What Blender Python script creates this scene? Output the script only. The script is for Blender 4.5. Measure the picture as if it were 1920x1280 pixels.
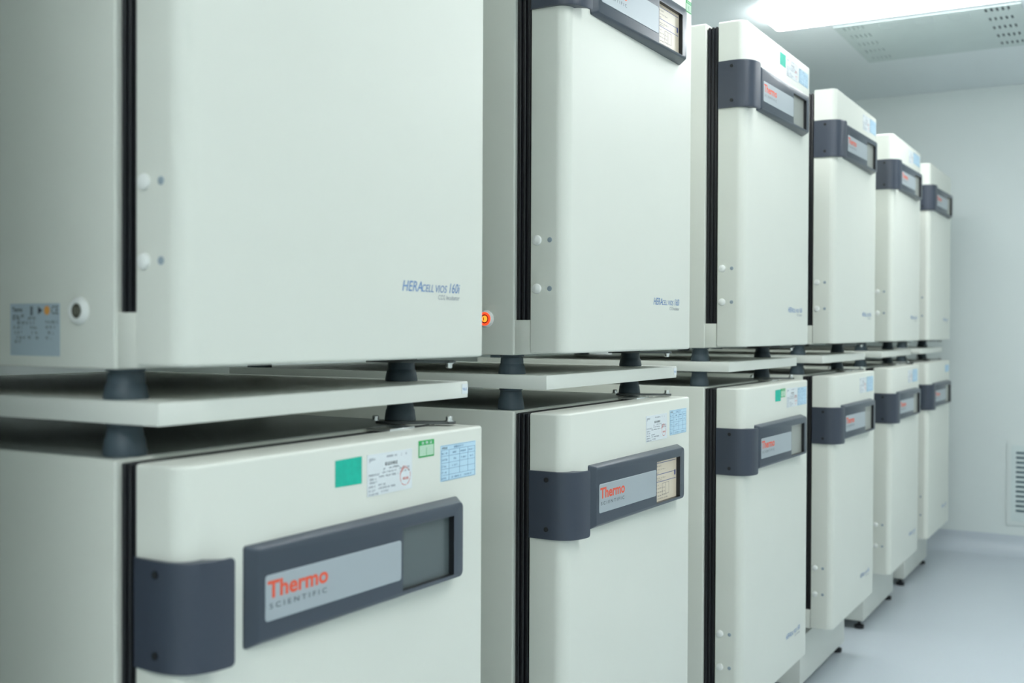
import bpy, math, random
from mathutils import Vector, Matrix

for o in list(bpy.data.objects):
    bpy.data.objects.remove(o)
scene = bpy.context.scene
C = scene.collection

# ------------------------------------------------------------------ camera
YAW, PITCH, ROLL = 0.5224, -0.0108, 0.0041
cam_d = bpy.data.cameras.new('camera')
cam = bpy.data.objects.new('camera', cam_d)
C.objects.link(cam)
cam_d.sensor_fit = 'HORIZONTAL'
cam_d.sensor_width = 36.0
cam_d.lens = 2071.0 / 1920 * 36.0
cam_d.clip_start = 0.05
cy, sy = math.cos(YAW), math.sin(YAW)
fwd, right, up = Vector((-sy, cy, 0)), Vector((cy, sy, 0)), Vector((0, 0, 1))
cp, sp = math.cos(PITCH), math.sin(PITCH)
fwd, up = fwd * cp + up * sp, up * cp - fwd * sp
cr, sr = math.cos(ROLL), math.sin(ROLL)
right, up = right * cr + up * sr, up * cr - right * sr
rot = Matrix((right, up, -fwd)).transposed()
cam.matrix_world = Matrix.Translation((1.0324, -0.8758, 1.2610)) @ rot.to_4x4()
cam_d.dof.use_dof = True
cam_d.dof.focus_distance = 2.25
cam_d.dof.aperture_fstop = 4.0
scene.camera = cam

# ------------------------------------------------------------------ world, lamps, exposure
w = bpy.data.worlds.new('world')
scene.world = w
w.use_nodes = True
w.node_tree.nodes['Background'].inputs[0].default_value = (0.75, 0.95, 1.0, 1)
w.node_tree.nodes['Background'].inputs[1].default_value = 0.05
scene.view_settings.view_transform = 'Standard'
scene.view_settings.look = 'None'
scene.view_settings.gamma = 1.0
scene.view_settings.use_curve_mapping = False
scene.view_settings.exposure = 0.0
LAMP_STRENGTH = 15.8
LAMP_COLOUR = (0.97, 1.0, 1.01)
# (x centre, y centre, long side runs along x) of every lamp on the ceiling
ZC = 2.6466
LAMPS = [(0.165, 3.905), (0.165, 1.99), (1.55, 3.93), (1.55, 0.90), (1.75, -1.90), (0.50, -1.90)]  # lamps after the row over the stacks are unseen, added to light doors and sides
LAMP_L, LAMP_W = 1.2, 0.28

# ------------------------------------------------------------------ materials
def mat(name, col, rough=0.4, metal=0.0, spec=0.5, emit=None, estr=0.0, var=0.02, scale=6.0, bump=0.0, bscale=400.0, coat=0.0):
    m = bpy.data.materials.new(name)
    m.use_nodes = True
    nt = m.node_tree
    b = nt.nodes['Principled BSDF']
    b.inputs['Roughness'].default_value = rough
    b.inputs['Metallic'].default_value = metal
    b.inputs['Specular IOR Level'].default_value = spec
    b.inputs['Coat Weight'].default_value = coat
    tc = nt.nodes.new('ShaderNodeTexCoord')
    nz = nt.nodes.new('ShaderNodeTexNoise')
    nz.inputs['Scale'].default_value = scale
    nz.inputs['Detail'].default_value = 3
    nt.links.new(tc.outputs['Object'], nz.inputs['Vector'])
    cr_ = nt.nodes.new('ShaderNodeValToRGB')
    cr_.color_ramp.elements[0].position = 0.3
    cr_.color_ramp.elements[1].position = 0.7
    cr_.color_ramp.elements[0].color = tuple(c * (1 - var) for c in col) + (1,)
    cr_.color_ramp.elements[1].color = tuple(min(1, c * (1 + var)) for c in col) + (1,)
    nt.links.new(nz.outputs['Fac'], cr_.inputs['Fac'])
    nt.links.new(cr_.outputs['Color'], b.inputs['Base Color'])
    if emit:
        b.inputs['Emission Color'].default_value = tuple(emit) + (1,)
        b.inputs['Emission Strength'].default_value = estr
    if bump:
        n2 = nt.nodes.new('ShaderNodeTexNoise')
        n2.inputs['Scale'].default_value = bscale
        nt.links.new(tc.outputs['Object'], n2.inputs['Vector'])
        bp = nt.nodes.new('ShaderNodeBump')
        bp.inputs['Strength'].default_value = bump
        bp.inputs['Distance'].default_value = 0.001
        nt.links.new(n2.outputs['Fac'], bp.inputs['Height'])
        nt.links.new(bp.outputs['Normal'], b.inputs['Normal'])
    return m

M = {
    'paint': mat('white_paint', (0.745, 0.765, 0.695), 0.42, bump=0.05, bscale=900, var=0.008),
    'plate': mat('plate_paint', (0.76, 0.78, 0.72), 0.38, bump=0.04, bscale=900, var=0.008),
    'stand': mat('stand_paint', (0.70, 0.72, 0.67), 0.45, var=0.01),
    'slate': mat('slate_plastic', (0.037, 0.048, 0.073), 0.36, spec=0.65, bump=0.15, bscale=1500, var=0.02),
    'panel': mat('panel_plastic', (0.047, 0.062, 0.085), 0.30, spec=0.6, bump=0.15, bscale=1500, var=0.02),
    'rubber': mat('black_rubber', (0.008, 0.009, 0.012), 0.35),
    'foot': mat('foot_rubber', (0.055, 0.082, 0.102), 0.5, var=0.05),
    'hole': mat('dark_hole', (0.006, 0.007, 0.009), 0.6),
    'silver': mat('silver_plate', (0.42, 0.47, 0.50), 0.38, metal=0.15),
    'steel': mat('bright_steel', (0.75, 0.76, 0.75), 0.25, metal=1.0),
    'darksteel': mat('dark_steel', (0.12, 0.13, 0.13), 0.4, metal=0.7),
    'red': mat('red_print', (0.83, 0.115, 0.055), 0.5),
    'grey_print': mat('grey_print', (0.07, 0.085, 0.10), 0.5),
    'blue_print': mat('blue_print', (0.14, 0.27, 0.52), 0.5),
    'black_print': mat('black_print', (0.05, 0.055, 0.07), 0.5),
    'soft_print': mat('soft_print', (0.28, 0.31, 0.36), 0.5),
    'teal': mat('teal_card', (0.0, 0.50, 0.36), 0.55, var=0.08, scale=90),
    'white_card': mat('white_card', (0.76, 0.81, 0.83), 0.45),
    'blue_card': mat('blue_card', (0.54, 0.75, 0.89), 0.45),
    'blue_line': mat('blue_line', (0.16, 0.32, 0.48), 0.5),
    'green': mat('green_card', (0.03, 0.42, 0.10), 0.5),
    'green_pale': mat('pale_green_card', (0.55, 0.74, 0.58), 0.5),
    'nameplate': mat('nameplate_foil', (0.50, 0.60, 0.66), 0.3, metal=0.1),
    'orange': mat('orange_print', (0.85, 0.40, 0.10), 0.5),
    'stamp': mat('red_stamp', (0.75, 0.16, 0.12), 0.5),
    'knob': mat('white_plastic', (0.84, 0.86, 0.83), 0.3),
    'plug': mat('grey_plug', (0.30, 0.37, 0.42), 0.4),
    'rocker': mat('dark_rocker', (0.075, 0.075, 0.055), 0.4),
    'rocker_mark': mat('rocker_mark', (0.28, 0.28, 0.22), 0.4),
    'glow_red': mat('glowing_red', (0.6, 0.03, 0.01), 0.4, emit=(1.0, 0.075, 0.02), estr=1.3),
    'glow_yellow': mat('glowing_orange', (0.8, 0.3, 0.02), 0.4, emit=(1.0, 0.30, 0.03), estr=1.5),
    'glow_ring': mat('dark_red_ring', (0.25, 0.01, 0.01), 0.4),
    'screen_off': mat('screen_glass_off', (0.10, 0.125, 0.13), 0.22, spec=0.6, coat=0.3),
    'screen_grey': mat('screen_grey', (0.25, 0.27, 0.25), 0.3, emit=(0.6, 0.66, 0.58), estr=0.10),
    'screen_lit': mat('screen_lit', (0.35, 0.33, 0.27), 0.3, emit=(0.78, 0.72, 0.56), estr=0.32),
    'screen_line': mat('screen_line', (0.12, 0.14, 0.30), 0.4),
    'screen_ink': mat('screen_ink', (0.20, 0.19, 0.18), 0.4),
    'wall': mat('wall_panel', (0.715, 0.775, 0.76), 0.5, var=0.01, scale=2),
    'ceil': mat('ceiling_panel', (0.84, 0.90, 0.92), 0.5, var=0.01, scale=2),
    'vent': mat('vent_metal', (0.66, 0.75, 0.74), 0.5),
    'vent_dark': mat('vent_dark', (0.05, 0.075, 0.10), 0.6),
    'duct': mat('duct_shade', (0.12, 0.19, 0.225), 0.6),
    'galv': mat('galvanised_sheet', (0.42, 0.45, 0.43), 0.34, metal=0.55, var=0.03, scale=15),
    'vent_mid': mat('vent_mid', (0.34, 0.40, 0.42), 0.6),
    'vent_pale': mat('vent_pale', (0.52, 0.60, 0.60), 0.6),  # slot backing with a wash of light put into its colour
    'lamp_body': mat('lamp_body', (0.85, 0.88, 0.88), 0.4),
    'lamp': mat('lamp_diffuser', (0.9, 0.95, 0.95), 0.5, emit=LAMP_COLOUR, estr=LAMP_STRENGTH),
}

def floor_mat():
    m = mat('vinyl_floor', (0.60, 0.66, 0.71), 0.32, var=0.012, scale=3, bump=0.03, bscale=60)
    nt = m.node_tree
    b = nt.nodes['Principled BSDF']
    nz = nt.nodes.new('ShaderNodeTexNoise')
    nz.inputs['Scale'].default_value = 180
    tc = [n for n in nt.nodes if n.type == 'TEX_COORD'][0]
    nt.links.new(tc.outputs['Object'], nz.inputs['Vector'])
    mx = nt.nodes.new('ShaderNodeMix')
    mx.data_type = 'RGBA'
    mx.blend_type = 'MULTIPLY'
    mx.inputs[0].default_value = 0.12
    src = b.inputs['Base Color'].links[0].from_socket
    nt.links.new(src, mx.inputs[6])
    nt.links.new(nz.outputs['Color'], mx.inputs[7])
    nt.links.new(mx.outputs[2], b.inputs['Base Color'])
    return m
M['floor'] = floor_mat()

# ------------------------------------------------------------------ mesh helpers
class MB:
    def __init__(self):
        self.v, self.f, self.mi = [], [], []
        self.m = 0
    def add(self, vs, fs):
        b = len(self.v)
        self.v += [tuple(p) for p in vs]
        self.f += [tuple(b + i for i in f) for f in fs]
        self.mi += [self.m] * len(fs)
        return self
    def box(self, x0, x1, y0, y1, z0, z1):
        return self.add([(x0, y0, z0), (x1, y0, z0), (x1, y1, z0), (x0, y1, z0), (x0, y0, z1), (x1, y0, z1), (x1, y1, z1), (x0, y1, z1)],
                        [(3, 2, 1, 0), (4, 5, 6, 7), (0, 1, 5, 4), (1, 2, 6, 5), (2, 3, 7, 6), (3, 0, 4, 7)])
    def loops(self, rings, cap=True):
        n = len(rings[0])
        vs = [p for r in rings for p in r]
        fs = []
        for k in range(len(rings) - 1):
            for i in range(n):
                j = (i + 1) % n
                fs.append((k * n + i, k * n + j, (k + 1) * n + j, (k + 1) * n + i))
        if cap:
            fs.append(tuple(reversed(range(n))))
            fs.append(tuple((len(rings) - 1) * n + i for i in range(n)))
        return self.add(vs, fs)
    def lathe(self, prof, c=(0, 0, 0), axis='z', seg=32):
        rings = []
        for r, h in prof:
            ring = []
            for i in range(seg):
                a = 2 * math.pi * i / seg
                p, q = r * math.cos(a), r * math.sin(a)
                if axis == 'z':
                    ring.append((c[0] + p, c[1] + q, c[2] + h))
                elif axis == 'y':      # h grows towards -y
                    ring.append((c[0] + p, c[1] - h, c[2] + q))
                else:                  # h grows towards +x
                    ring.append((c[0] + h, c[1] + p, c[2] + q))
            rings.append(ring)
        return self.loops(rings)
    def mesh(self, name, mats, smooth=True, xf=None):
        me = bpy.data.meshes.new(name)
        vs = [xf(p) for p in self.v] if xf else self.v
        me.from_pydata(vs, [], self.f)
        if not isinstance(mats, (list, tuple)):
            mats = [mats]
        for m in mats:
            me.materials.append(m)
        for p, k in zip(me.polygons, self.mi):
            p.material_index = k
        if smooth:
            for p in me.polygons:
                p.use_smooth = True
            me.set_sharp_from_angle(angle=math.radians(32))
        me.update()
        return me

def rr(x0, x1, y0, y1, rad, ins=0.0, seg=8):
    """rounded rectangle, ccw; rad = radii of corners (x0,y0),(x1,y0),(x1,y1),(x0,y1)"""
    pts = []
    cs = [(x0, y0, math.pi, rad[0]), (x1, y0, 1.5 * math.pi, rad[1]), (x1, y1, 0, rad[2]), (x0, y1, 0.5 * math.pi, rad[3])]
    sg = [(1, 1), (-1, 1), (-1, -1), (1, -1)]
    for (cx_, cy_, a0, r), (sx, sy_) in zip(cs, sg):
        ccx, ccy = cx_ + sx * max(r, ins), cy_ + sy_ * max(r, ins)
        re = max(r - ins, 0.0)
        for k in range(seg + 1):
            a = a0 + 0.5 * math.pi * k / seg
            pts.append((ccx + re * math.cos(a), ccy + re * math.sin(a)))
    return pts

def rbox(mb, x0, x1, y0, y1, z0, z1, rad, rt, rb=None, seg=8, bs=4):
    """box with rounded vertical edges (radii rad) and rounded top (rt) / bottom (rb) edges"""
    rb = rt if rb is None else rb
    lv = []
    for k in range(bs + 1):
        a = 0.5 * math.pi * k / bs
        lv.append((rb * (1 - math.sin(a)), z0 + rb * (1 - math.cos(a))))
    for k in range(bs, -1, -1):
        a = 0.5 * math.pi * k / bs
        lv.append((rt * (1 - math.sin(a)), z1 - rt * (1 - math.cos(a))))
    rings = [[(p[0], p[1], z) for p in rr(x0, x1, y0, y1, rad, i, seg)] for i, z in lv]
    mb.loops(rings)
    return mb

def link(name, me, parent=None, loc=None):
    o = bpy.data.objects.new(name, me)
    C.objects.link(o)
    if parent:
        o.parent = parent
    if loc:
        o.location = loc
    return o

def tag(o, label, cat, group=None):
    o['label'] = label
    o['category'] = cat
    if group:
        o['group'] = group
    return o

def struct(name, me):
    o = link(name, me)
    o['kind'] = 'structure'
    return o

def holed(mb, x0, x1, y0, y1, z0, z1, holes):
    """plate between z0 and z1 with rectangular holes right through"""
    xs = sorted(set([x0, x1] + [h[0] for h in holes] + [h[1] for h in holes]))
    ys = sorted(set([y0, y1] + [h[2] for h in holes] + [h[3] for h in holes]))
    def solid(i, j):
        if i < 0 or j < 0 or i >= len(xs) - 1 or j >= len(ys) - 1:
            return False
        cx_, cy_ = (xs[i] + xs[i + 1]) / 2, (ys[j] + ys[j + 1]) / 2
        return not any(h[0] < cx_ < h[1] and h[2] < cy_ < h[3] for h in holes)
    for i in range(len(xs) - 1):
        for j in range(len(ys) - 1):
            if not solid(i, j):
                continue
            a, b, c, d = xs[i], xs[i + 1], ys[j], ys[j + 1]
            mb.add([(a, c, z1), (b, c, z1), (b, d, z1), (a, d, z1)], [(0, 1, 2, 3)])
            mb.add([(a, c, z0), (b, c, z0), (b, d, z0), (a, d, z0)], [(3, 2, 1, 0)])
            if not solid(i - 1, j): mb.add([(a, c, z0), (a, c, z1), (a, d, z1), (a, d, z0)], [(0, 1, 2, 3)])
            if not solid(i + 1, j): mb.add([(b, c, z0), (b, d, z0), (b, d, z1), (b, c, z1)], [(0, 1, 2, 3)])
            if not solid(i, j - 1): mb.add([(a, c, z0), (b, c, z0), (b, c, z1), (a, c, z1)], [(0, 1, 2, 3)])
            if not solid(i, j + 1): mb.add([(a, d, z0), (a, d, z1), (b, d, z1), (b, d, z0)], [(0, 1, 2, 3)])
    return mb

# text: font outlines turned into a mesh and fitted to a rectangle
def glyphs(text, bold=0.0, spacing=1.0, shear=0.0):
    cu = bpy.data.curves.new('text_outline', 'FONT')
    cu.body = text
    cu.size = 1.0
    cu.offset = bold
    cu.space_character = spacing
    cu.shear = shear
    cu.resolution_u = 3
    ob = bpy.data.objects.new('text_outline', cu)
    C.objects.link(ob)
    bpy.context.view_layer.update()
    dg = bpy.context.evaluated_depsgraph_get()
    me = bpy.data.meshes.new_from_object(ob.evaluated_get(dg))
    vs = [tuple(v.co) for v in me.vertices]
    fs = [tuple(p.vertices) for p in me.polygons]
    bpy.data.objects.remove(ob)
    bpy.data.curves.remove(cu)
    bpy.data.meshes.remove(me)
    return vs, fs

def put_text(mb, text, u0, u1, z0, z1, off, **kw):
    """adds text in panel coordinates (u to the right, z up, off = height above the face)"""
    vs, fs = glyphs(text, **kw)
    if not vs:
        return
    ax, bx = min(v[0] for v in vs), max(v[0] for v in vs)
    ay, by = min(v[1] for v in vs), max(v[1] for v in vs)
    mb.add([(u0 + (v[0] - ax) / (bx - ax) * (u1 - u0), z0 + (v[1] - ay) / (by - ay) * (z1 - z0), off) for v in vs], fs)

def card(mb, u0, u1, z0, z1, o0, o1):
    mb.add([(u0, z0, o0), (u1, z0, o0), (u1, z1, o0), (u0, z1, o0), (u0, z0, o1), (u1, z0, o1), (u1, z1, o1), (u0, z1, o1)],
           [(3, 2, 1, 0), (4, 5, 6, 7), (0, 1, 5, 4), (1, 2, 6, 5), (2, 3, 7, 6), (3, 0, 4, 7)])

def dashes(mb, rnd, u0, u1, z0, z1, off, word=(0.004, 0.012), gap=0.0015):
    u = u0
    while u < u1 - 0.001:
        w_ = min(rnd.uniform(*word), u1 - u)
        # a word: a few little upright and level strokes
        n = max(1, int(w_ / 0.0026))
        for k in range(n):
            a = u + k * 0.0026
            for q in range(3):
                if rnd.random() < 0.75:
                    zz = z0 + (z1 - z0) * (0.1 + 0.4 * q)
                    card(mb, a, a + 0.0021, zz - (z1 - z0) * 0.09, zz + (z1 - z0) * 0.09, off - 0.0001, off)
            if rnd.random() < 0.8:
                card(mb, a + 0.0009, a + 0.0013, z0, z1, off - 0.0001, off)
        u += w_ + gap

# ------------------------------------------------------------------ the incubator
# local frame while building: x out of the front, y (u) to the right seen from the aisle, z up
# cabinet front = 0, cabinet left side = 0, underside = 0; the empty stands at the footprint centre
W, H, D = 0.637, 0.8725, 0.70
DB, DF = 0.0346, 0.1086          # door back and front
DZ0, DZ1 = 0.0045, 0.8700        # door bottom and top
OX, OY = -D / 2, W / 2
def loc_(p):
    return (p[0] - OX, p[1] - OY, p[2])
def front(off_x=DF, zs=DZ0):     # (u, z, off) -> local, on a face looking along +x
    return lambda p: loc_((off_x + p[2], p[0], zs + p[1]))
SL = 0.0276                      # the display panel's face leans out to the right
def panelf(p):
    return loc_((DF + 0.012 + (p[0] - 0.107) * SL + p[2], p[0], DZ0 + p[1]))
def sidef(p):                    # (x, z, off) on the left side, looking along -y
    return loc_((p[0], -p[2], p[1]))

K = {}
# cabinet body
mb = MB()
rbox(mb, -D, 0, 0, W, 0, H - 0.0012, (0.004,) * 4, 0.003, seg=3, bs=3)
K['body'] = mb.mesh('cabinet_body', M['paint'], xf=loc_)
mb = MB()
rbox(mb, -D + 0.006, -0.0045, 0.006, W - 0.006, H - 0.0030, H - 0.0004, (0.002,) * 4, 0.001, 0.0003, seg=2, bs=2)
K['top_sheet'] = mb.mesh('top_sheet', M['galv'], xf=loc_)
# sill under the seal
mb = MB()
rbox(mb, -0.002, 0.0325, 0.003, W - 0.003, 0.002, 0.066, (0.001, 0.002, 0.002, 0.001), 0.0015, seg=2, bs=2)
K['sill'] = mb.mesh('sill', M['paint'], xf=loc_)
mb = MB()
mb.box(-0.002, 0.002, 0.004, W - 0.004, H - 0.018, H - 0.004)
K['rail'] = mb.mesh('top_rail', M['paint'], xf=loc_)
# ribbed door seal
mb = MB()
mb.box(-0.001, 0.030, 0.010, W - 0.010, 0.0662, H - 0.014)
for x in (0.004, 0.014, 0.024):
    rbox(mb, x, x + 0.006, 0.005, W - 0.005, 0.0665, H - 0.012, (0.002,) * 4, 0.002, seg=3, bs=2)
K['seal'] = mb.mesh('door_seal', M['rubber'], xf=loc_)
mb = MB()
mb.box(-0.001, 0.030, 0.010, W - 0.010, 0.0662, H - 0.006)
for x in (0.004, 0.014, 0.024):
    rbox(mb, x, x + 0.006, 0.005, W - 0.005, 0.0665, H - 0.0045, (0.002,) * 4, 0.002, seg=3, bs=2)
K['seal_high'] = mb.mesh('door_seal', M['rubber'], xf=loc_)
# door leaf
mb = MB()
rbox(mb, DB, DF, 0, W, DZ0, DZ1, (0.001, 0.024, 0.007, 0.001), 0.0045, seg=12, bs=5)
K['door'] = mb.mesh('door', M['paint'], xf=loc_)
# grip that wraps round the door edge
def bez(p0, p1, p2, p3, n):
    out = []
    for k in range(n + 1):
        t = k / n
        a, b, c, d = (1 - t) ** 3, 3 * (1 - t) ** 2 * t, 3 * (1 - t) * t * t, t ** 3
        out.append((a * p0[0] + b * p1[0] + c * p2[0] + d * p3[0], a * p0[1] + b * p1[1] + c * p2[1] + d * p3[1]))
    return out
outer = bez((DB + 0.0005, -0.0035), (0.098, -0.0125), (0.1300, -0.010), (0.1325, 0.0565), 22)
inner = [(0.1293, 0.0575), (0.1285, 0.048), (0.122, 0.036), (0.114, 0.030), (DF - 0.001, 0.028), (DF - 0.001, 0.020), (0.098, 0.004), (0.085, 0.001), (DB + 0.0005, 0.001)]
def grip(z0, z1):
    prof = outer + inner
    n = len(prof)
    rings = []
    R = 0.006
    for k in range(7):
        a = 0.5 * math.pi * k / 6
        rings.append((z0 + R * (1 - math.cos(a)) * 1.0, 1 - math.sin(a)))
    up_ = [(z1 - (z - z0), s) for z, s in reversed(rings)]
    out = []
    for z, s in rings + up_:
        ring = []
        for i, (x, y) in enumerate(prof):
            # round the corners at both ends of the shell
            pull = 0.0
            if i < 2: pull = 1.0
            dx, dy = 0.0, 0.0
            if 18 < i < len(outer) + 2:
                dy = -0.006 * s * (1.0 if i >= 21 else 0.4)
            ring.append((x - 0.0012 * s * (1 if i < len(outer) else 0), y + dy, z))
        out.append(ring)
    return out
mb = MB()
mb.loops(grip(DZ0 + 0.6345, DZ0 + 0.7590))
K['grip'] = mb.mesh('door_handle', M['slate'], xf=loc_)
def screw(x, z, r=0.0045):
    m_ = MB()
    m_.lathe([(0.0001, -0.003), (r, -0.003), (r, 0.0004), (r * 0.75, 0.0007), (0.0001, 0.0002)], (x, -0.0085, z), 'y', 20)
    return m_.mesh('screw', M['hole'], xf=loc_)
K['screw_a'] = screw(0.0735, DZ0 + 0.744)
K['screw_b'] = screw(0.0735, DZ0 + 0.653)
# display panel
PZ0, PZ1 = 0.640, 0.7625
mb = MB()
def panel_ring(rear):
    # closed outline in (u, z): rounded rectangle
    return None
u0, u1 = 0.094, 0.559
uf0, uf1 = 0.107, 0.542
zf0, zf1 = 0.6455, 0.7580
hu0, hu1, hz0, hz1 = 0.390, 0.5165, 0.6515, 0.7400
def fx(u):
    return DF + 0.012 + (u - 0.107) * SL
sg = 6
ra = rr(u0, u1, PZ0, PZ1, (0.004,) * 4, 0, sg)
rb_ = rr(u0 + 0.0005, u1 - 0.0005, PZ0 + 0.0002, PZ1 - 0.0002, (0.004,) * 4, 0, sg)
rc = rr(uf0, uf1, zf0, zf1, (0.005, 0.009, 0.009, 0.005), 0, sg)
rd = rr(uf0 + 0.002, uf1 - 0.0025, zf0 + 0.002, zf1 - 0.002, (0.004, 0.007, 0.007, 0.004), 0, sg)
n = len(ra)
vs = [(DF - 0.001, p[0], DZ0 + p[1]) for p in ra] + [(DF + 0.002, p[0], DZ0 + p[1]) for p in rb_]
vs += [(fx(p[0]) - 0.0012, p[0], DZ0 + p[1]) for p in rc] + [(fx(p[0]), p[0], DZ0 + p[1]) for p in rd]
fs = []
for k in range(3):
    for i in range(n):
        j = (i + 1) % n
        fs.append((k * n + i, k * n + j, (k + 1) * n + j, (k + 1) * n + i))
fs.append(tuple(reversed(range(n))))
# front face as a frame round the screen opening
b = len(vs)
hole = [(hu0, hz0), (hu1, hz0), (hu1, hz1), (hu0, hz1)]
vs += [(fx(p[0]), p[0], DZ0 + p[1]) for p in hole]
vs += [(fx(p[0]) - 0.0095, p[0], DZ0 + p[1]) for p in hole]
q = sg + 1
f3 = 3 * n
def seq(a, c): return [f3 + (i % n) for i in range(a, c + 1)]
mid = [sg // 2, q + sg // 2, 2 * q + sg // 2, 3 * q + sg // 2]
for k in range(4):
    a, c = mid[k], mid[(k + 1) % 4]
    if c < a: c += n
    fs.append(tuple(seq(a, c) + [b + (k + 1) % 4, b + k]))
mb.add(vs, fs)
mb.m = 1
mb.add([vs[b + k] for k in range(8)], [(k, (k + 1) % 4, 4 + (k + 1) % 4, 4 + k) for k in range(4)])
K['panel'] = mb.mesh('display_panel', [M['panel'], M['rubber']], xf=loc_)
# screens, lying at the bottom of the opening
def screen(kind):
    m_ = MB()
    card(m_, hu0 - 0.003, hu1 + 0.003, hz0 - 0.003, hz1 + 0.003, -0.0115, -0.0092)
    ms = [M['screen_off' if kind == 'off' else 'screen_grey' if kind == 'grey' else 'screen_lit'], M['screen_line'], M['screen_ink']]
    if kind == 'lit':
        m_.m = 1
        for z in (0.733, 0.7085, 0.6925):
            card(m_, hu0 + 0.002, hu1 - 0.004, z, z + 0.0014, -0.0092, -0.00905)
        card(m_, hu1 - 0.012, hu1 - 0.004, 0.700, 0.711, -0.0092, -0.00905)
        m_.m = 2
        rnd = random.Random(4)
        for z in (0.7365, 0.727, 0.7195, 0.7125, 0.701, 0.6965, 0.686, 0.679, 0.671, 0.663, 0.657):
            dashes(m_, rnd, hu0 + 0.006, hu0 + rnd.uniform(0.03, 0.08), z - 0.0012, z + 0.0012, -0.00905)
        for z in (0.688, 0.664):
            card(m_, hu0 + 0.050, hu0 + 0.085, z, z + 0.0007, -0.0092, -0.00905)
        for u in (hu0 + 0.05, hu0 + 0.067, hu0 + 0.085):
            card(m_, u, u + 0.0008, 0.664, 0.6887, -0.0092, -0.00905)
    return m_.mesh('screen', ms, smooth=False, xf=panelf)
for k in ('off', 'grey', 'lit'):
    K['screen_' + k] = screen(k)
# brand plate
mb = MB()
rings = [[(p[0], p[1], o_) for p in rr(0.1185, 0.3855, 0.6685, 0.7240, (0.0045,) * 4, i, 6)] for o_, i in ((-0.0005, 0), (0.0006, 0), (0.001, 0.0006))]
mb.loops(rings)
K['plate'] = mb.mesh('name_plate', M['silver'], xf=panelf)
mb = MB()
put_text(mb, 'Thermo', 0.1215, 0.2305, 0.6955, 0.7168, 0.0012, bold=0.028)
K['thermo'] = mb.mesh('red_lettering', M['red'], smooth=False, xf=panelf)
mb = MB()
put_text(mb, 'SCIENTIFIC', 0.1250, 0.2280, 0.6830, 0.6895, 0.0012, spacing=1.55, bold=0.004)
K['scientific'] = mb.mesh('grey_lettering', M['grey_print'], smooth=False, xf=panelf)
# model lettering at the door's lower right
mb = MB()
SH = 0.28
put_text(mb, 'HERA', 0.4136, 0.4640, 0.0985, 0.1135, 0.0003, bold=0.006, shear=SH)
put_text(mb, 'CELL', 0.4630, 0.4935, 0.0985, 0.1095, 0.0003, bold=0.006, shear=SH)
put_text(mb, 'VIOS', 0.4990, 0.5300, 0.0985, 0.1095, 0.0003, bold=0.006, shear=SH)
put_text(mb, '160i', 0.5360, 0.5660, 0.0985, 0.1135, 0.0003, bold=0.006, shear=SH)
K['model'] = mb.mesh('blue_lettering', M['blue_print'], smooth=False, xf=front())
mb = MB()
put_text(mb, 'CO2 Incubator', 0.5060, 0.5650, 0.0880, 0.0950, 0.0003, bold=0.0, shear=0.1)
K['model2'] = mb.mesh('small_grey_lettering', M['soft_print'], smooth=False, xf=front())
# white caps and small plugs on the door edge
for nm, z in (('cap_a', 0.2085), ('cap_b', 0.1190)):
    mb = MB()
    mb.lathe([(0.0095, -0.001), (0.0095, 0.0015), (0.0085, 0.0035), (0.006, 0.0048), (0.0001, 0.0054)], (0.0480, 0, DZ0 + z), 'y', 28)
    K[nm] = mb.mesh('door_cap', M['knob'], xf=loc_)
for nm, z in (('plug_a', 0.2085), ('plug_b', 0.1190)):
    mb = MB()
    mb.lathe([(0.0048, -0.001), (0.0048, 0.0004), (0.0036, 0.0009), (0.0001, 0.0006)], (0.0745, 0, DZ0 + z), 'y', 20)
    K[nm] = mb.mesh('door_plug', M['plug'], xf=loc_)
# power switch on the left side
SX, SZ = -0.0610, 0.0680
mb = MB()
mb.lathe([(0.0165, -0.001), (0.0165, 0.0015), (0.0150, 0.0045), (0.0120, 0.0065), (0.0092, 0.0060), (0.0088, 0.0020), (0.0001, 0.0020)], (SX, 0, SZ), 'y', 40)
K['bezel'] = mb.mesh('power_switch', M['knob'], xf=loc_)
mb = MB()
mb.lathe([(0.0088, 0.0018), (0.0088, 0.0045), (0.0001, 0.0042)], (SX, 0, SZ), 'y', 32)
mb.m = 1
mb.box(SX - 0.0035, SX - 0.0022, -0.0048, -0.0040, SZ - 0.0045, SZ + 0.0045)
mb.box(SX + 0.0022, SX + 0.0035, -0.0048, -0.0040, SZ - 0.0045, SZ + 0.0045)
K['rocker'] = mb.mesh('rocker', [M['rocker'], M['rocker_mark']], xf=loc_)
mb = MB()
mb.lathe([(0.0130, 0.0050), (0.0128, 0.0068), (0.0085, 0.0066), (0.0085, 0.0050)], (SX, 0, SZ), 'y', 40)
mb.m = 1
mb.lathe([(0.0088, 0.0018), (0.0085, 0.0069), (0.0065, 0.0070), (0.0065, 0.0050), (0.0001, 0.0050)], (SX, 0, SZ), 'y', 40)
mb.m = 2
mb.lathe([(0.0064, 0.0040), (0.0060, 0.0064), (0.0001, 0.0072)], (SX, 0, SZ), 'y', 32)
mb.m = 1
mb.box(SX - 0.0022, SX - 0.0010, -0.0078, -0.0060, SZ - 0.003, SZ + 0.003)
K['rocker_lit'] = mb.mesh('lit_rocker', [M['glow_red'], M['glow_ring'], M['glow_yellow']], xf=loc_)
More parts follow.
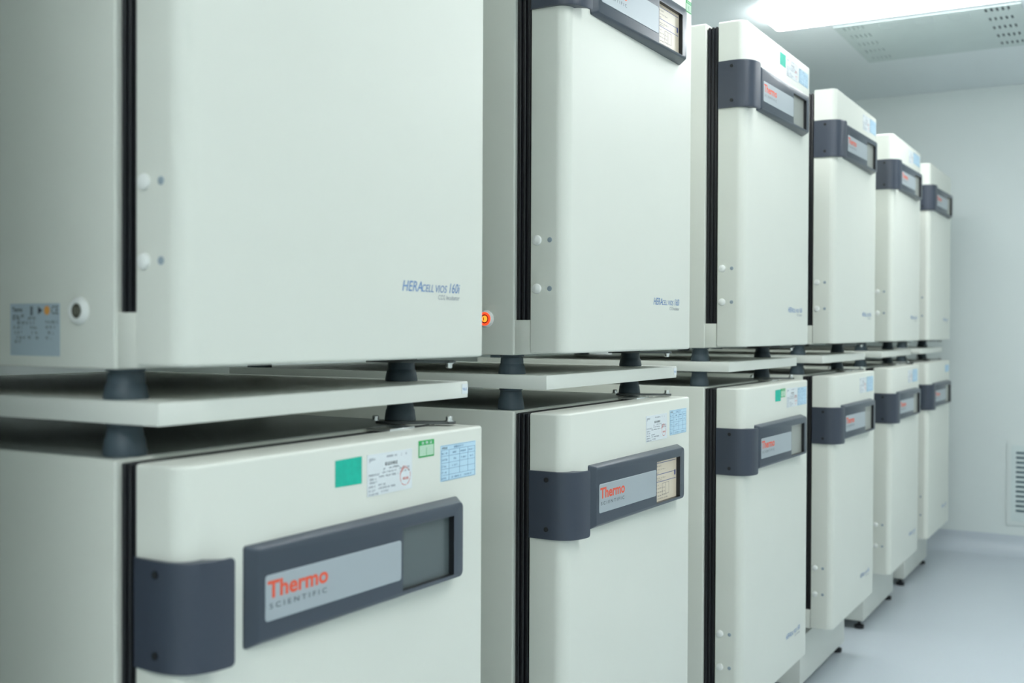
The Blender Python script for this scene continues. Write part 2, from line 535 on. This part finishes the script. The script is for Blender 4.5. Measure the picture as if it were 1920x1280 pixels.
# rating plate on the left side: (x, z, off)
mb = MB()
RZ = 0.0138
card(mb, -0.1885, -0.0960, RZ, RZ + 0.0635, -0.0002, 0.0004)
mb.m = 1
rnd = random.Random(11)
put_text(mb, 'Thermo', -0.1845, -0.165, RZ + 0.0535, RZ + 0.0590, 0.0006, bold=0.02)
put_text(mb, 'CE', -0.1110, -0.0985, RZ + 0.0505, RZ + 0.0605, 0.0006)
mb.lathe([(0.0055, 0.0004), (0.0055, 0.0006)], (-0.133, 0, RZ + 0.0550), 'y', 3)
mb.v = [(p[0], p[2], -p[1]) if i >= len(mb.v) - 6 else p for i, p in enumerate(mb.v)]
for z, uu0, uu1 in ((0.0485, -0.184, -0.160), (0.045, -0.184, -0.168), (0.0455, -0.155, -0.140), (0.0400, -0.175, -0.142), (0.0410, -0.122, -0.100),
                    (0.0345, -0.182, -0.165), (0.0345, -0.150, -0.134), (0.0345, -0.122, -0.102), (0.0280, -0.180, -0.165), (0.0280, -0.148, -0.136), (0.0280, -0.118, -0.108),
                    (0.0220, -0.176, -0.162), (0.0220, -0.155, -0.147), (0.0220, -0.140, -0.133), (0.0220, -0.122, -0.110), (0.0170, -0.180, -0.165)):
    dashes(mb, rnd, uu0, uu1, RZ + z - 0.0016, RZ + z + 0.0016, 0.0006, word=(0.003, 0.009))
for a in (0, 1, 2):
    card(mb, -0.1500 + a * 0.0016, -0.1492 + a * 0.0016, RZ + 0.049, RZ + 0.060, 0.0003, 0.0006)
mb.m = 2
ring = [(-0.1195 + 0.0052 * math.cos(t * math.pi / 10), RZ + 0.055 + 0.0055 * math.sin(t * math.pi / 10)) for t in range(20)]
mb.loops([[(p[0], p[1], 0.0003) for p in ring], [(p[0], p[1], 0.0006) for p in ring]])
K['rating'] = mb.mesh('rating_label', [M['nameplate'], M['black_print'], M['orange']], smooth=False, xf=sidef)
# hinge arm and pivot bolt, top and bottom right
def hinge(top):
    m_ = MB()
    if top:
        path = bez((-0.040, 0.560), (0.000, 0.560), (0.020, 0.585), (0.062, 0.604), 12)
        z0, z1 = H + 0.0005, H + 0.0045
    else:
        path = bez((-0.060, 0.560), (0.000, 0.560), (0.020, 0.585), (0.062, 0.604), 12)
        z0, z1 = -0.0055, -0.0012
    L, R_ = [], []
    for i, p in enumerate(path):
        a = path[max(0, i - 1)]
        c = path[min(len(path) - 1, i + 1)]
        dx, dy = c[0] - a[0], c[1] - a[1]
        l = math.hypot(dx, dy)
        wd = 0.011
        L.append((p[0] - dy / l * wd, p[1] + dx / l * wd))
        R_.append((p[0] + dy / l * wd, p[1] - dx / l * wd))
    end = [(0.062 + 0.013 * math.cos(t), 0.604 + 0.013 * math.sin(t)) for t in [-0.8, -0.3, 0.2, 0.7, 1.2]]
    ring = R_ + end + list(reversed(L))
    m_.loops([[(p[0], p[1], z0) for p in ring], [(p[0], p[1], z1) for p in ring]])
    return m_.mesh('hinge_arm', M['darksteel'], xf=loc_)
K['hinge_top'] = hinge(True)
K['hinge_bottom'] = hinge(False)
def bolt(x, y, z, s=1):
    m_ = MB()
    m_.lathe([(0.0075, 0), (0.0075, 0.0015 * s), (0.0052, 0.0016 * s), (0.0052, 0.0070 * s), (0.0040, 0.0085 * s), (0.0001, 0.0085 * s)], (x, y, z), 'z', 6 * 4)
    return m_.mesh('pivot_bolt', M['steel'], xf=loc_)
K['bolt_top'] = bolt(0.064, 0.605, H + 0.0045)
K['bolt_bottom'] = bolt(0.064, 0.605, -0.0055, -1)
K['bolt_rear'] = bolt(-0.045, 0.556, H + 0.0045)
mb = MB()
rbox(mb, 0.001, DB + 0.013, 0.470, 0.535, H - 0.0055, H + 0.0012, (0.002,) * 4, 0.001, seg=2, bs=2)
K['catch'] = mb.mesh('hinge_cover', M['steel'], xf=loc_)
# cone feet
def foot(h):
    m_ = MB()
    m_.lathe([(0.0262, 0.0), (0.0264, 0.003), (0.0238, h * 0.46), (0.0225, h * 0.50), (0.0222, h * 0.53), (0.0215, h * 0.86), (0.0190, h * 0.865), (0.0190, h * 0.90), (0.0232, h * 0.905), (0.0232, h)], (0, 0, 0), 'z', 40)
    return m_.mesh('foot', M['foot'])
FH_U = 0.0366
K['foot'] = foot(FH_U)
FOOT_POS = [(-0.026, 0.038), (-0.026, 0.600), (-0.665, 0.038), (-0.665, 0.600)]

# stickers, all in (u, z, off) on the door front; z from the door's bottom
def st_teal(u0, u1, z0, z1):
    m_ = MB()
    rings = [[(u0, z0 + 0.001, 0.0001), (u1, z0, 0.0001), (u1, z1, 0.0001), (u0, z1 - 0.0008, 0.0001)]]
    rings.append([(p[0], p[1], 0.0005) for p in rings[0]])
    m_.loops(rings)
    return m_.mesh('teal_sticker', M['teal'], smooth=False, xf=front())
def st_green(u0, u1, z0, z1):
    m_ = MB()
    card(m_, u0, u1, z0, z1, 0.0001, 0.0005)
    w_, h_ = u1 - u0, z1 - z0
    m_.m = 1
    card(m_, u0 + w_ * 0.05, u1 - w_ * 0.05, z0 + h_ * 0.09, z1 - h_ * 0.29, 0.0004, 0.0007)
    m_.m = 2
    for k, ch in enumerate('合格证'):
        a = u0 + w_ * (0.17 + 0.26 * k)
        put_text(m_, ch, a, a + w_ * 0.18, z1 - h_ * 0.23, z1 - h_ * 0.06, 0.0007, bold=0.01)
    m_.m = 0
    for k in range(1, 5):
        card(m_, u0 + w_ * 0.08, u1 - w_ * 0.08, z0 + h_ * (0.09 + k * 0.12), z0 + h_ * (0.095 + k * 0.12), 0.0006, 0.0009)
    card(m_, u0 + w_ * 0.48, u0 + w_ * 0.50, z0 + h_ * 0.09, z0 + h_ * 0.57, 0.0006, 0.0009)
    return m_.mesh('green_sticker', [M['green'], M['green_pale'], M['white_card']], smooth=False, xf=front())
def st_white(u0, u1, z0, z1, tilt=0.0):
    m_ = MB()
    rnd = random.Random(7)
    card(m_, u0, u1, z0, z1, 0.0001, 0.0005)
    w_, h_ = u1 - u0, z1 - z0
    P = lambda a, b_: (u0 + w_ * a, z0 + h_ * b_)
    m_.m = 1
    put_text(m_, '验证合格证', *[P(0.38, 0)[0], P(0.66, 0)[0], P(0, 0.68)[1], P(0, 0.77)[1]], 0.0007, bold=0.012)
    m_.m = 2
    for a, c, z, hh in ((0.04, 0.19, 0.88, 0.03), (0.42, 0.66, 0.90, 0.022), (0.74, 0.78, 0.90, 0.025), (0.85, 0.89, 0.90, 0.025), (0.04, 0.08, 0.83, 0.03),
                        (0.34, 0.40, 0.61, 0.022), (0.47, 0.72, 0.62, 0.022), (0.03, 0.27, 0.50, 0.022), (0.32, 0.66, 0.53, 0.022), (0.70, 0.96, 0.56, 0.022),
                        (0.04, 0.20, 0.40, 0.022), (0.25, 0.68, 0.44, 0.022), (0.72, 0.97, 0.48, 0.022), (0.05, 0.20, 0.32, 0.022),
                        (0.03, 0.19, 0.22, 0.022), (0.24, 0.40, 0.24, 0.022), (0.03, 0.19, 0.13, 0.022), (0.24, 0.62, 0.16, 0.022), (0.03, 0.25, 0.04, 0.022), (0.30, 0.48, 0.07, 0.022)):
        dashes(m_, rnd, P(a, 0)[0], P(c, 0)[0], z0 + h_ * (z - hh), z0 + h_ * (z + hh), 0.0007, word=(0.006, 0.02), gap=0.001)
    m_.m = 3
    cx_, cz_ = P(0.84, 0.33)
    n_ = 40
    for t in range(n_):
        if t % 7 == 3: continue
        a, c = 2 * math.pi * t / n_, 2 * math.pi * (t + 1) / n_
        r0_, r1_ = h_ * 0.205, h_ * 0.22
        m_.add([(cx_ + r0_ * math.cos(a), cz_ + r0_ * math.sin(a), 0.0007), (cx_ + r1_ * math.cos(a), cz_ + r1_ * math.sin(a), 0.0007),
                (cx_ + r1_ * math.cos(c), cz_ + r1_ * math.sin(c), 0.0007), (cx_ + r0_ * math.cos(c), cz_ + r0_ * math.sin(c), 0.0007)], [(0, 1, 2, 3)])
    put_text(m_, '检验', P(0.78, 0)[0], P(0.92, 0)[0], P(0, 0.25)[1], P(0, 0.32)[1], 0.0008, bold=0.01)
    # slanting red pen mark
    pts = [P(0.72, 0.40), P(0.76, 0.52), P(0.80, 0.60), P(0.86, 0.58), P(0.80, 0.54)]
    for (a, b_), (c, d_) in zip(pts, pts[1:]):
        m_.add([(a - 0.0009, b_, 0.0009), (a + 0.0009, b_, 0.0009), (c + 0.0009, d_, 0.0009), (c - 0.0009, d_, 0.0009)], [(0, 1, 2, 3)])
    return m_.mesh('white_certificate', [M['white_card'], M['black_print'], M['soft_print'], M['stamp']], smooth=False, xf=front())
def st_blue(u0, u1, z0, z1):
    m_ = MB()
    rnd = random.Random(3)
    card(m_, u0, u1, z0, z1, 0.0001, 0.0005)
    w_, h_ = u1 - u0, z1 - z0
    m_.m = 1
    ln = 0.0005
    for b_ in (0.855, 0.63 + 0.06, 0.50, 0.33, 0.16):
        card(m_, u0 + w_ * 0.02, u1 - w_ * 0.02, z0 + h_ * b_, z0 + h_ * b_ + ln, 0.0004, 0.0007)
    card(m_, u0 + w_ * 0.02, u1 - w_ * 0.02, z1 - h_ * 0.02, z1 - h_ * 0.02 + ln, 0.0004, 0.0007)
    card(m_, u0 + w_ * 0.02, u1 - w_ * 0.02, z0 + h_ * 0.01, z0 + h_ * 0.01 + ln, 0.0004, 0.0007)
    for a in (0.02, 0.23, 0.975):
        card(m_, u0 + w_ * a, u0 + w_ * a + ln, z0 + h_ * 0.02, z0 + h_ * 0.855, 0.0004, 0.0007)
    for a in (0.53, 0.77):
        card(m_, u0 + w_ * a, u0 + w_ * a + ln, z0 + h_ * 0.16, z0 + h_ * 0.855, 0.0004, 0.0007)
    put_text(m_, '设备标识卡', u0 + w_ * 0.36, u0 + w_ * 0.64, z0 + h_ * 0.885, z0 + h_ * 0.955, 0.0007, bold=0.01)
    for a, c, b_ in ((0.03, 0.20, 0.77), (0.03, 0.20, 0.59), (0.03, 0.18, 0.41), (0.03, 0.18, 0.24), (0.03, 0.18, 0.08), (0.33, 0.45, 0.77), (0.56, 0.72, 0.77), (0.80, 0.95, 0.77),
                     (0.36, 0.44, 0.59), (0.56, 0.74, 0.59), (0.83, 0.94, 0.59), (0.32, 0.46, 0.41), (0.30, 0.58, 0.08), (0.66, 0.92, 0.08)):
        dashes(m_, rnd, u0 + w_ * a, u0 + w_ * c, z0 + h_ * (b_ - 0.024), z0 + h_ * (b_ + 0.024), 0.0007, word=(0.006, 0.02), gap=0.001)
    m_.m = 2
    dashes(m_, rnd, u0 + w_ * 0.03, u0 + w_ * 0.20, z0 + h_ * 0.89, z0 + h_ * 0.945, 0.0007, word=(0.02, 0.02))
    return m_.mesh('blue_record_card', [M['blue_card'], M['blue_line'], M['black_print']], smooth=False, xf=front())

STACK_Y = [0.0, 0.9168, 1.9597, 2.9139, 3.8965, 4.8138]
STACK_X = [0.0, 0.0048, -0.0021, 0.0029, 0.0013, -0.0018]
STACK_A = [0.0, 0.0037, 0.0003, -0.0003, 0.0021, -0.0016]
BASE_L, BASE_U = 0.2368, 1.2130

def empty(name, s, x, y, z, ext=None):
    Y, X, A = (STACK_Y[s], STACK_X[s], STACK_A[s]) if ext is None else ext
    o = bpy.data.objects.new(name, None)
    o.empty_display_size = 0.1
    C.objects.link(o)
    c_, s_ = math.cos(A), math.sin(A)
    o.location = (X + x * c_ - y * s_, Y + y * c_ + x * s_, z)
    o.rotation_euler = (0, 0, A)
    return o

def make_incubator():
    t = bpy.data.objects.new('incubator', None)
    C.objects.link(t)
    link('cabinet_body', K['body'], t)
    link('sill', K['sill'], t)
    link('top_sheet', K['top_sheet'], t)
    link('top_rail', K['rail'], t)
    link('door_seal', K['seal'], t)
    d = link('door', K['door'], t)
    for k in ('cap_a', 'cap_b'):
        link('door_cap', K[k], d)
    for k in ('plug_a', 'plug_b'):
        link('door_plug', K[k], d)
    link('blue_lettering', K['model'], d)
    link('small_grey_lettering', K['model2'], d)
    g = link('door_handle', K['grip'], t)
    for k in ('screw_a', 'screw_b'):
        link('screw', K[k], g)
    p = link('display_panel', K['panel'], t)
    link('screen', K['screen_grey'], p)
    link('name_plate', K['plate'], p)
    link('red_lettering', K['thermo'], p)
    link('grey_lettering', K['scientific'], p)
    sw = link('power_switch', K['bezel'], t)
    link('rocker', K['rocker'], sw)
    link('rating_label', K['rating'], t)
    h = link('hinge_arm', K['hinge_top'], t)
    link('pivot_bolt', K['bolt_top'], h)
    link('pivot_bolt', K['bolt_rear'], h)
    h = link('hinge_arm', K['hinge_bottom'], t)
    link('pivot_bolt', K['bolt_bottom'], h)
    link('hinge_cover', K['catch'], t)
    for x, y in FOOT_POS:
        link('foot', K['foot'], t, (x - OX, y - OY, -FH_U))
    return t

def copy_tree(o, parent=None):
    c = o.copy()
    C.objects.link(c)
    c.parent = parent
    for ch in list(o.children):
        copy_tree(ch, c)
    return c

proto = make_incubator()
trees = [proto] + [copy_tree(proto) for _ in range(11)]
def incubator(s, upper, label, group, screen_kind='grey', lit=False, stickers=(), ext=None):
    t = trees.pop(0)
    e = empty('tmp', s, OX, OY, BASE_U if upper else BASE_L, ext)
    t.location, t.rotation_euler = e.location, e.rotation_euler
    bpy.data.objects.remove(e)
    tag(t, label, 'incubator', group)
    for ch in list(t.children):
        n_ = ch.name.split('.')[0]
        if not upper and n_ == 'door_seal':
            ch.data = K['seal_high']
        if not upper and n_ == 'top_rail':
            bpy.data.objects.remove(ch)
            continue
        if n_ == 'display_panel':
            for g in ch.children:
                if g.name.startswith('screen'):
                    g.data = K['screen_' + screen_kind]
                    g['label'] = {'off': 'dark grey blank screen', 'grey': 'pale grey screen', 'lit': 'lit beige screen with lines of text'}[screen_kind]
        if n_ == 'door':
            for kind, r in stickers:
                f = {'teal': st_teal, 'white': st_white, 'green': st_green, 'blue': st_blue}[kind]
                nm = {'teal': 'teal_sticker', 'white': 'white_certificate', 'green': 'green_sticker', 'blue': 'blue_record_card'}[kind]
                link(nm, f(*r), ch)
        if n_ == 'power_switch' and lit:
            for g in ch.children:
                g.data = K['rocker_lit']
                g['label'] = 'glowing red and orange rocker'
    return t

WHT = lambda a=0.3800, b_=0.4960, z0=0.7900, z1=0.8470: ('white', (a, b_, z0, z1))
BLU = lambda a=0.5100, b_=0.6180, z0=0.7900, z1=0.8470: ('blue', (a, b_, z0, z1))
GU = 'white incubators on the upper tier'
GL = 'white incubators on the lower tier'
incubator(0, False, 'lower incubator of the nearest stack with a blank dark grey screen and four stickers', GL, 'off',
          stickers=[('teal', (0.2645, 0.3208, 0.8100, 0.8470)), WHT(0.3327, 0.4388, 0.7895, 0.8470), ('green', (0.4555, 0.4958, 0.8310, 0.8560)), BLU(0.5133, 0.6132, 0.7892, 0.8438)])
incubator(0, True, 'upper incubator of the nearest stack with an unlit round switch on its side', GU, 'off')
incubator(1, False, 'lower incubator of the second stack with a lit beige screen and two paper labels', GL, 'lit',
          stickers=[WHT(0.3757, 0.4950, 0.7815, 0.8370), BLU(0.5110, 0.6135, 0.7855, 0.8410)])
incubator(1, True, 'upper incubator of the second stack with a glowing red power switch on its side', GU, 'lit', lit=True,
          stickers=[('green', (0.5960, 0.6300, 0.7720, 0.7990))])
incubator(2, False, 'lower incubator of the third stack with teal, green, white and blue stickers', GL, 'grey',
          stickers=[('teal', (0.2890, 0.3420, 0.8150, 0.8490)), ('green', (0.3440, 0.3880, 0.8250, 0.8500)), WHT(0.4050, 0.5200, 0.7910, 0.8485), BLU(0.5230, 0.6230, 0.7915, 0.8455)])
incubator(2, True, 'upper incubator of the third stack with a small teal sticker at its top', GU, 'grey',
          stickers=[('teal', (0.3140, 0.3710, 0.8110, 0.8480)), WHT(0.3815, 0.5010, 0.7930, 0.8470), BLU(0.5130, 0.6170, 0.7970, 0.8410)])
incubator(3, False, 'lower incubator of the fourth stack, white and blue labels at its top right', GL, 'grey', stickers=[WHT(0.3835, 0.4900), BLU(0.4990, 0.6130)])
incubator(3, True, 'upper incubator of the fourth stack from the front, its door side brightly lit', GU, 'grey', stickers=[WHT(0.4035, 0.5150), BLU(0.5220, 0.6250, 0.7970, 0.8480)])
incubator(4, False, 'lower incubator of the fifth stack, next to last before the back wall', GL, 'grey', stickers=[WHT(0.36, 0.46), BLU(0.4710, 0.5940)])
incubator(4, True, 'upper incubator of the fifth stack, next to last before the back wall', GU, 'grey', stickers=[WHT(0.34, 0.44), BLU(0.4500, 0.6100, 0.8000, 0.8500)])
incubator(5, False, 'lower incubator of the farthest stack beside the back wall', GL, 'grey', stickers=[BLU(0.4893, 0.6140, 0.8060, 0.8425)])
incubator(5, True, 'upper incubator of the farthest stack beside the back wall, its door partly shaded', GU, 'grey')

# ------------------------------------------------------------------ dividing shelves between the tiers, on their own feet
PX0, PX1, PY0, PY1 = -0.72, 0.0689, 0.0011, 0.6537
PZB, PZT = 1.1498, 1.1764
FH_P = PZB - (BASE_L + H)
mb = MB()
mb.lathe([(0.0255, 0.0), (0.0258, 0.003), (0.0235, 0.020), (0.0222, 0.022), (0.0205, FH_P - 0.0065), (0.0190, FH_P - 0.0063)], (0, 0, 0), 'z', 40)
mb.m = 1
mb.lathe([(0.0205, FH_P - 0.0064), (0.0215, FH_P - 0.0058), (0.0205, FH_P - 0.0050)], (0, 0, 0), 'z', 40)
mb.m = 0
mb.lathe([(0.0205, FH_P - 0.0050), (0.0225, FH_P - 0.0035), (0.0225, FH_P)], (0, 0, 0), 'z', 40)
K['pfoot'] = mb.mesh('foot', [M['foot'], M['steel']])
pcx, pcy = (PX0 + PX1) / 2, (PY0 + PY1) / 2
mb = MB()
rbox(mb, PX0 - pcx, PX1 - pcx, PY0 - pcy, PY1 - pcy, FH_P, FH_P + PZT - PZB, (0.0015,) * 4, 0.0015, seg=2, bs=2)
K['board'] = mb.mesh('board', M['plate'])
mb = MB()
card(mb, PY1 - pcy - 0.0185, PY1 - pcy - 0.0010, FH_P + 0.0065, FH_P + 0.0225, 0.0001, 0.0005)
mb.m = 1
dashes(mb, random.Random(2), PY1 - pcy - 0.017, PY1 - pcy - 0.002, FH_P + 0.012, FH_P + 0.016, 0.0006, word=(0.02, 0.02))
K['tab'] = mb.mesh('paper_tab', [M['white_card'], M['blue_print']], smooth=False, xf=lambda p: (PX1 - pcx + p[2], p[0], p[1]))
ORD = ['nearest', 'second', 'third', 'fourth', 'fifth', 'farthest']
for s in range(6):
    t = empty('divider_shelf', s, pcx, pcy, BASE_L + H)
    tag(t, 'white steel divider shelf between the two incubators of the %s stack' % ORD[s], 'shelf', 'divider shelves between stacked incubators')
    link('board', K['board'], t)
    for x, y in FOOT_POS:
        link('foot', K['pfoot'], t, (x - pcx - 0.002, y - pcy, 0))
    if s < 2:
        link('paper_tab', K['tab'], t)

# ------------------------------------------------------------------ floor stands
SZ0, SZ1 = 0.035, BASE_L - FH_U
mb = MB()
D2 = 0.70
T_ = 0.03
rbox(mb, -D2 / 2, D2 / 2, -W / 2, W / 2, SZ0, SZ1, (0.003,) * 4, 0.002, seg=2, bs=2)
K['stand'] = mb.mesh('stand_box', M['stand'])
mb = MB()
mb.lathe([(0.019, 0), (0.020, 0.004), (0.020, 0.014), (0.009, 0.018), (0.007, 0.019), (0.007, 0.036)], (0, 0, 0), 'z', 28)
K['sfoot'] = mb.mesh('levelling_foot', M['rubber'])
for s in range(6):
    t = empty('floor_stand', s, -D2 / 2, W / 2, 0)
    tag(t, 'low white floor stand under the %s incubator stack' % ORD[s], 'stand', 'floor stands under the incubator stacks')
    link('stand_box', K['stand'], t)
    for x in (-D2 / 2 + 0.035, D2 / 2 - 0.022):
        for y in (-W / 2 + 0.024, W / 2 - 0.03):
            link('levelling_foot', K['sfoot'], t, (x, y, 0))

# ------------------------------------------------------------------ room
XL, XR, YN, YF = -1.05, 2.35, -3.0, 5.92
def slab(name, m, *b):
    return struct(name, MB().box(*b).mesh(name, m, smooth=False))
slab('floor', M['floor'], XL, XR, YN, YF, -0.1, 0.0)
slab('ceiling', M['ceil'], XL, XR, YN, YF, ZC, ZC + 0.1)
slab('wall_far', M['wall'], XL - 0.1, XR + 0.1, YF, YF + 0.1, -0.1, ZC + 0.1)
slab('wall_near', M['wall'], XL - 0.1, XR + 0.1, YN - 0.1, YN, -0.1, ZC + 0.1)
slab('wall_left', M['wall'], XL - 0.1, XL, YN, YF, -0.1, ZC + 0.1)
slab('wall_right', M['wall'], XR, XR + 0.1, YN, YF, -0.1, ZC + 0.1)
slab('shade_block', M['wall'], XL, 0.04, -1.0, -0.25, 0.0, ZC)  # block added out of view to shade the nearest cabinet's left side
# coved vinyl skirting at the far wall and the side walls
def cove(name, a, bnd, axis, wallpos, sgn, R=0.085, lip=0.03):
    m_ = MB()
    prof = [(0, 0), (R, 0.0)]
    pts = [(R, 0.0003)] + [(R - R * math.sin(t), R - R * math.cos(t) + 0.0003) for t in [k * math.pi / 2 / 12 for k in range(13)]] + [(0.0015, R + lip), (0, R + lip), (0, 0.0003)]
    ra_, rb2 = [], []
    for d_, z in pts:
        if axis == 'x':
            ra_.append((a, wallpos - sgn * d_, z)); rb2.append((bnd, wallpos - sgn * d_, z))
        else:
            ra_.append((wallpos - sgn * d_, a, z)); rb2.append((wallpos - sgn * d_, bnd, z))
    m_.loops([ra_, rb2])
    return struct(name, m_.mesh(name, M['floor']))
cove('baseboard_far', XL, XR, 'x', YF, 1)
cove('baseboard_right', YN, YF, 'y', XR, 1)

# ceiling lamps: surface mounted with a bulging diffuser
LB = 0.042
mb = MB()
rbox(mb, -LAMP_L / 2, LAMP_L / 2, -LAMP_W / 2, LAMP_W / 2, -0.004, 0.0, (0.004,) * 4, 0.001, seg=3, bs=2)
K['lbody'] = mb.mesh('lamp_housing', M['lamp_body'])
mb = MB()
rbox(mb, -LAMP_L / 2 + 0.006, LAMP_L / 2 - 0.006, -LAMP_W / 2 + 0.004, LAMP_W / 2 - 0.004, -LB, -0.0042, (0.02,) * 4, 0.0005, 0.014, seg=5, bs=5)
K['ldiff'] = mb.mesh('diffuser', M['lamp'])
LL = ['long white glowing ceiling lamp at the top of the picture', 'long white ceiling lamp above the third stack, beyond the top of the picture',
      'unseen white ceiling lamp added over the far end of the aisle, right of the picture', 'unseen white ceiling lamp added over the middle of the aisle, right of the picture',
      'unseen white ceiling lamp added over the aisle behind the viewpoint', 'unseen white ceiling lamp added behind the viewpoint, in line with the incubator doors']
for (x, y), lb in zip(LAMPS, LL):
    t = bpy.data.objects.new('ceiling_lamp', None)
    C.objects.link(t)
    t.location = (x, y, ZC)
    tag(t, lb, 'ceiling lamp', 'long lamps on the ceiling')
    link('lamp_housing', K['lbody'], t)
    link('diffuser', K['ldiff'], t)

# air handling panel in the ceiling behind the lamp
t = bpy.data.objects.new('air_purifier_panel', None)
C.objects.link(t)
KS = 0.995
AX, AY = 1.032 + (0.158 - 1.032) * KS, -0.876 + (4.625 + 0.876) * KS
t.location = (AX, AY, ZC)
tag(t, 'square slotted air purifier panel set in the ceiling behind the glowing lamp', 'ceiling vent')
holes_r, holes_l, louv = [], [], []
for j in range(5):
    yc = 4.300 + 0.1535 * j - 4.625
    for i in range(5):
        xr = 0.411 + 0.0225 * i - 0.158
        holes_r.append((xr - 0.0048, xr + 0.0048, yc - 0.031, yc + 0.031))
        xl = -0.187 + 0.0205 * i - 0.158
        holes_l.append((xl - 0.0040, xl + 0.0040, yc - 0.031, yc + 0.031))
for xc in (0.004, 0.151, 0.300):
    for k in range(4):
        y0 = 4.292 + 0.021 * k - 4.625
        louv.append((xc - 0.043 - 0.158, xc + 0.043 - 0.158, y0, y0 + 0.010))
mb = MB()
holed(mb, -0.385, 0.395, -0.375, 0.375, -0.007, -0.003, holes_r + holes_l + louv)
link('slotted_cover', mb.mesh('slotted_cover', M['vent'], smooth=False), t)
link('dark_backing', MB().box(0.235, 0.388, -0.365, 0.365, -0.0029, -0.0003).mesh('dark_backing', M['vent_dark'], smooth=False), t)
link('pale_backing', MB().box(-0.378, -0.235, -0.365, 0.365, -0.0029, -0.0003).mesh('pale_backing', M['vent_pale'], smooth=False), t)  # wash of light over the left slots, painted as a paler sheet
link('grey_backing', MB().box(-0.215, 0.205, -0.365, -0.20, -0.0029, -0.0003).mesh('grey_backing', M['vent_mid'], smooth=False), t)  # mid grey sheet behind the louvre slots

# return air grille low on the far wall
t = bpy.data.objects.new('wall_grille', None)
C.objects.link(t)
gx0, gx1, gz0, gz1 = 0.351, 0.820, 0.175, 0.642
t.location = ((gx0 + gx1) / 2, YF, gz0)
tag(t, 'white louvred air grille low on the far wall, cut off by the right picture edge', 'vent')
hx, hz = (gx1 - gx0) / 2, gz1 - gz0
def wallxf(p):   # (x, z, off)
    return (p[0], -p[2], p[1])
mb = MB()
holed(mb, -hx, hx, 0, hz, 0.0, 0.010, [(-hx + 0.020, hx - 0.020, 0.020, hz - 0.020)])
link('outer_frame', mb.mesh('outer_frame', M['wall'], smooth=False, xf=wallxf), t)
mb = MB()
sl = []
pitch_ = (0.590 - 0.248) / 12.6
for k in range(13):
    z = 0.248 - gz0 + pitch_ * k
    sl.append((-hx + 0.045, hx - 0.045, z, z + pitch_ * 0.50))
holed(mb, -hx + 0.020, hx - 0.020, 0.020, hz - 0.020, 0.004, 0.013, sl)
link('louvre_panel', mb.mesh('louvre_panel', M['vent'], smooth=False, xf=wallxf), t)
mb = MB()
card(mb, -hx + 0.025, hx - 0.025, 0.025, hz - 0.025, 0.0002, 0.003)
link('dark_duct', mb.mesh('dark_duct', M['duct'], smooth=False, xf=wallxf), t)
